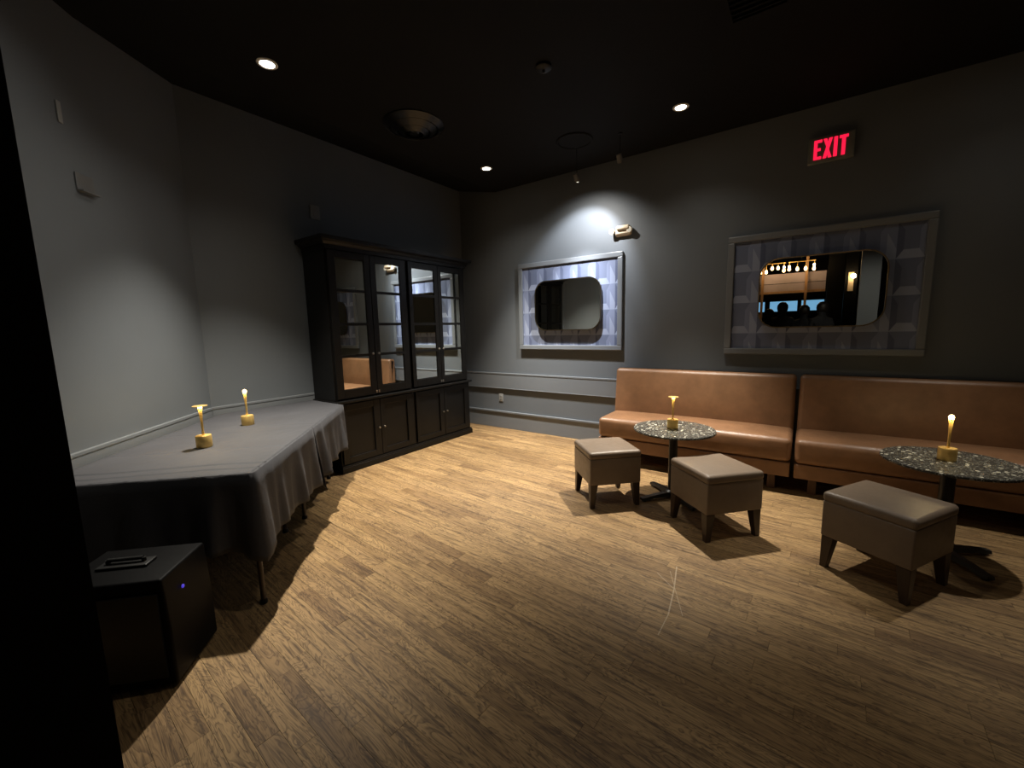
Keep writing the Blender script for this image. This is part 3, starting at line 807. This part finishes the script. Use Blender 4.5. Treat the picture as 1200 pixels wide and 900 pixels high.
MB().lathe([(0.165, -0.0005), (0.192, -0.0005), (0.195, -0.006), (0.185, -0.014), (0.170, -0.012), (0.165, -0.004)], 48).build('rim', MAT['ceilgrey'] if 'ceilgrey' in MAT else MAT['ceiling'], t, smooth=True)
MB().lathe([(0, -0.0005), (0.164, -0.0005), (0.164, -0.006), (0, -0.008)], 48).build('grille', MAT['ceiling'], t, smooth=True)
t = tag(empty('smoke_detector', (-1.717, 2.892, CEIL)), 'small black detector disc on the ceiling over the open floor', 'detector')
MB().lathe([(0, -0.0005), (0.06, -0.0005), (0.06, -0.018), (0.045, -0.03), (0, -0.032)], 28).build('housing', MAT['blackplastic'], t, smooth=True)
MB().lathe([(0, -0.0325), (0.012, -0.0325), (0.010, -0.05), (0, -0.052)], 16).build('sensor', MAT['blackmetal'], t, smooth=True)
t = tag(empty('linear_vent', (-0.36, 3.10, CEIL)), 'dark rectangular slotted vent on the ceiling in front of the exit sign', 'air vent')
MB().box(-0.16, 0.16, -0.16, -0.145, -0.02, -0.0005).box(-0.16, 0.16, 0.145, 0.16, -0.02, -0.0005).box(-0.16, -0.145, -0.145, 0.145, -0.02, -0.0005).box(0.145, 0.16, -0.145, 0.145, -0.02, -0.0005).build('frame', MAT['ceiling'], t)
for k in range(6): box('slat', MAT['ceiling'], -0.145, 0.145, -0.125+0.048*k, -0.115+0.048*k, -0.017, -0.0005, t)

# ------------------------------------------------------------------ loudspeaker on the floor
def loudspeaker():
    Bc = Vector((-2.118, 0.435, 0)); wv = Vector((-s2, -s2, 0)); dv = Vector((-s2, s2, 0)); W, D, H = 0.44, 0.32, 0.50
    c = Bc+wv*W/2+dv*D/2
    t = tag(empty('loudspeaker', (c.x, c.y, 0), math.radians(45)), 'black loudspeaker box with blue indicator on the floor by the draped table', 'loudspeaker')
    MB().rbox((W, D, H-0.02), 0.012, (0, 0, H/2+0.01), 2, 2, lambda x, y, z: (x*(1-0.05*(z > 0)), y, z)).build('cabinet', MAT['spk'], t, smooth='all')
    mb = MB().rbox((0.20, 0.075, 0.012), 0.005, (-0.02, 0.0, H+0.0065), 2, 2); hb = mb.build('handle_plate', MAT['blackmetal'], t, smooth='all')
    MB().tube((-0.09, 0, H+0.028), (0.05, 0, H+0.028), 0.009).tube((-0.09, 0, H+0.012), (-0.09, 0, H+0.03), 0.009).tube((0.05, 0, H+0.012), (0.05, 0, H+0.03), 0.009).build('handle', MAT['blackmetal'], hb, smooth=True)
    box('grille', MAT['blackmetal'], -W/2+0.03, W/2-0.03, -D/2-0.010, -D/2-0.0005, 0.06, H-0.06, t)
    MB().lathe([(0, 0), (0.008, 0), (0.008, 0.004), (0, 0.005)], 12).build('indicator', MAT['blueled'], t, smooth=True, loc=(W/2-0.002, -0.05, 0.40))
    for x in (-1, 1):
        for y in (-1, 1): MB().lathe([(0, 0), (0.02, 0), (0.022, 0.022), (0, 0.022)], 14).build('foot', MAT['blackplastic'], t, smooth=True, loc=(x*(W/2-0.05), y*(D/2-0.05), 0))
    o = [k for k in t.children if k.name.startswith('indicator')]
    for k in o: k.rotation_euler = (0, math.pi/2, 0)
MAT['spk'] = simple('black_speaker_shell', (0.0022, 0.0022, 0.0024), 0.5, var=0.2, spec=0.12, bmp=0.12, bscale=260)
loudspeaker()

# ------------------------------------------------------------------ the bar beyond, seen in the mirror
MAT['barwood'] = simple('honey_wood', (0.42, 0.25, 0.13), 0.45, var=0.2, scale=20, stretch=(1, 1, 0.15))
MAT['mauve'] = simple('mauve_paint', (0.40, 0.35, 0.42), 0.6, var=0.05)
MAT['cream'] = simple('lit_wall_cream', (0.65, 0.52, 0.34), 0.6, var=0.05)
t = tag(empty('bar_canopy', (-0.45, -4.35, 0)), 'timber bar canopy with mauve fascia, seen in the mirror on the dark panel', 'bar canopy')
for x in (-0.67, 0.35): box('post', MAT['barwood'], x-0.03, x+0.03, -0.03, 0.03, -0.012, 3.435, t)
for a, b_ in ((-1.6, -0.70), (-0.64, 0.32), (0.38, 0.78)): box('rail', MAT['barwood'], a, b_, -0.03, 0.03, 2.31, 2.37, t)
box('fascia', MAT['mauve'], -1.6, 0.78, -0.09, -0.05, 2.33, 2.58, t); box('fascia', MAT['mauve'], -1.6, 0.78, -0.09, -0.05, 2.595, 2.86, t)
def chandelier(x, y, label, n, seed):
    t = tag(empty('chandelier', (x, y, CEIL)), label, 'chandelier', 'bar chandeliers'); rg = random.Random(seed)
    MB().lathe([(0, 0), (0.06, 0), (0.06, -0.02), (0, -0.025)], 18).build('canopy', MAT['blackmetal'], t, smooth=True)
    MB().tube((0, 0, -0.02), (0, 0, -0.34), 0.008).build('rod', MAT['blackmetal'], t)
    MB().tube((-0.30, 0, -0.34), (0.30, 0, -0.34), 0.012).build('bar', MAT['brass'], t, smooth=True)
    for k in range(n):
        bx = -0.27+0.54*k/(n-1); dz = rg.uniform(0.0, 0.10)
        arm = MB().tube((bx, 0, -0.34), (bx, 0, -0.40-dz), 0.007).build('drop', MAT['brass'], t)
        MB().lathe([(0, -0.40-dz), (0.018, -0.41-dz), (0.034, -0.45-dz), (0.030, -0.49-dz), (0, -0.515-dz)], 14, (bx, 0, 0)).build('bulb', MAT['bulb'], arm, smooth=True)
    for bx in (-0.27, 0.27):
        l = bpy.data.lights.new('chandelier_light', 'POINT'); l.energy = 5; l.color = (1.0, 0.66, 0.34); l.shadow_soft_size = 0.02
        o = bpy.data.objects.new('chandelier_light', l); o.location = (bx, 0.05, -0.46); link(o, t)
chandelier(-0.88, -3.9, 'amber-bulbed chandelier reflected at the rounded end of the shaded mirror', 5, 2)
chandelier(-0.22, -3.9, 'amber-bulbed chandelier reflected beside the timber canopy post', 4, 5)
structure(box('wall_bar_column', MAT['dgrey'] if 'dgrey' in MAT else MAT['black'], 0.36, 0.70, -4.5, -4.2, -0.012, 3.435))
structure(box('wall_bar_return', MAT['black'], 0.78, 1.05, -5.6, -5.4, -0.012, 3.435))
t = tag(empty('wall_sconce', (0.95, -5.395, 2.75)), 'small warm wall lamp on the lit strip of the bar wall', 'wall lamp')
box('lit_wall_strip', MAT['cream'], -0.10, 0.02, 0.0, 0.012, -0.42, 0.10, t)  # pale panel stands for the lamplit strip of wall, its light put into the colour
MB().tube((0, 0.012, 0.0), (0, 0.05, 0.0), 0.01).build('arm', MAT['brass'], t)
MB().lathe([(0, -0.06), (0.03, -0.05), (0.045, 0.0), (0.03, 0.05), (0, 0.06)], 16, (0, 0.06, 0.0)).build('globe', MAT['bulb'], t, smooth=True)
l = bpy.data.lights.new('sconce_light', 'POINT'); l.energy = 5; l.color = (1, 0.7, 0.4); l.shadow_soft_size = 0.06
o = bpy.data.objects.new('sconce_light', l); o.location = (0, 0.18, -0.02); link(o, t)
for x0, x1, lab in ((-1.95, -1.22, 'wide blue screen on the bar wall behind the canopy end'), (-1.10, -0.30, 'wide blue screen on the bar wall behind the standing people'), (-0.22, 0.40, 'blue screen on the bar wall beside the dark column')):
    t = tag(empty('wall_screen', ((x0+x1)/2, -7.0, 1.86)), lab, 'screen', 'bar screens')
    W = (x1-x0)/2
    box('bezel', MAT['blackplastic'], -W, W, -0.06, 0.0, 0, 0.36, t); box('display', MAT['tvblue'], -W+0.015, W-0.015, 0.001, 0.006, 0.015, 0.345, t)
structure(box('wall_bar_screen', MAT['black'], -3.0, 0.7, -7.16, -7.06, -0.012, 3.435))

MAT['skin'] = simple('skin', (0.45, 0.27, 0.19), 0.5, var=0.05)
MAT['darkcloth'] = simple('dark_clothing', (0.012, 0.012, 0.014), 0.8, var=0.2)
MAT['hair'] = simple('dark_hair', (0.014, 0.010, 0.008), 0.5, var=0.3)
def person_mesh():
    V = [(0,0,.95),(0,.01,1.15),(0,0,1.38),(0,-.01,1.50),(0,0.0,1.60),(0,.015,1.70),      # pelvis .. head
         (.10,0,.92),(.11,.01,.50),(.11,-.02,.08),(.11,.12,.04),
         (-.10,0,.92),(-.11,.01,.50),(-.11,-.02,.08),(-.11,.12,.04),
         (.19,0,1.41),(.25,-.02,1.13),(.20,.18,1.00),(.17,.25,1.01),
         (-.19,0,1.41),(-.25,-.02,1.13),(-.20,.18,1.00),(-.17,.25,1.01)]
    E = [(0,1),(1,2),(2,3),(3,4),(4,5),(0,6),(6,7),(7,8),(8,9),(0,10),(10,11),(11,12),(12,13),(2,14),(14,15),(15,16),(16,17),(2,18),(18,19),(19,20),(20,21)]
    R = [.15,.14,.16,.06,.085,.095,.09,.065,.045,.04,.09,.065,.045,.04,.065,.05,.035,.035,.065,.05,.035,.035]
    me = bpy.data.meshes.new('person'); me.from_pydata(V, E, [])
    o = bpy.data.objects.new('person', me); link(o)
    sk = o.modifiers.new('skin', 'SKIN')
    for v, r in zip(me.skin_vertices[0].data, R): v.radius = (r, r*0.75 if r > .12 else r)
    me.skin_vertices[0].data[0].use_root = True
    s = o.modifiers.new('sub', 'SUBSURF'); s.levels = 2; s.render_levels = 2
    me.materials.append(MAT['darkcloth'])
    return o
def hair_on(o):
    MB().lathe([(0, 0.125), (0.06, 0.11), (0.105, 0.05), (0.112, -0.01), (0.10, -0.08), (0.085, -0.10), (0, -0.09)], 18).build('hair', MAT['hair'], o, smooth='all', loc=(0, -0.012, 1.70))
    MB().lathe([(0, 0.10), (0.05, 0.085), (0.078, 0.03), (0.076, -0.04), (0.05, -0.105), (0, -0.12)], 18).build('face', MAT['skin'], o, smooth='all', loc=(0, 0.038, 1.655))
p0 = person_mesh(); hair_on(p0)
structure(box('trim_4', MAT['black'], -0.98, 0.79, -3.0, -1.46, -0.012, 0.12))
PEOPLE = [(-0.50, -1.95, 170, 'person in dark clothes standing at the bar step with arms bent, under the first screen'),
          (-0.08, -2.35, 200, 'person in dark clothes standing at the bar step beside the canopy post'),
          (0.24, -1.85, 150, 'person in dark clothes standing at the bar step close to the dark column'),
          (-0.80, -2.5, 185, 'person in dark clothes standing at the bar step near the partition end')]
for i, (x, y, a, lab) in enumerate(PEOPLE):
    o = p0 if i == 0 else copy_tree(p0)
    o.location = (x, y, 0.12); o.rotation_euler = (0, 0, math.radians(a)); o.scale = (1, 1, (1.02, 0.98, 1.0, 0.95)[i])
    tag(o, lab, 'person', 'people standing in the bar')
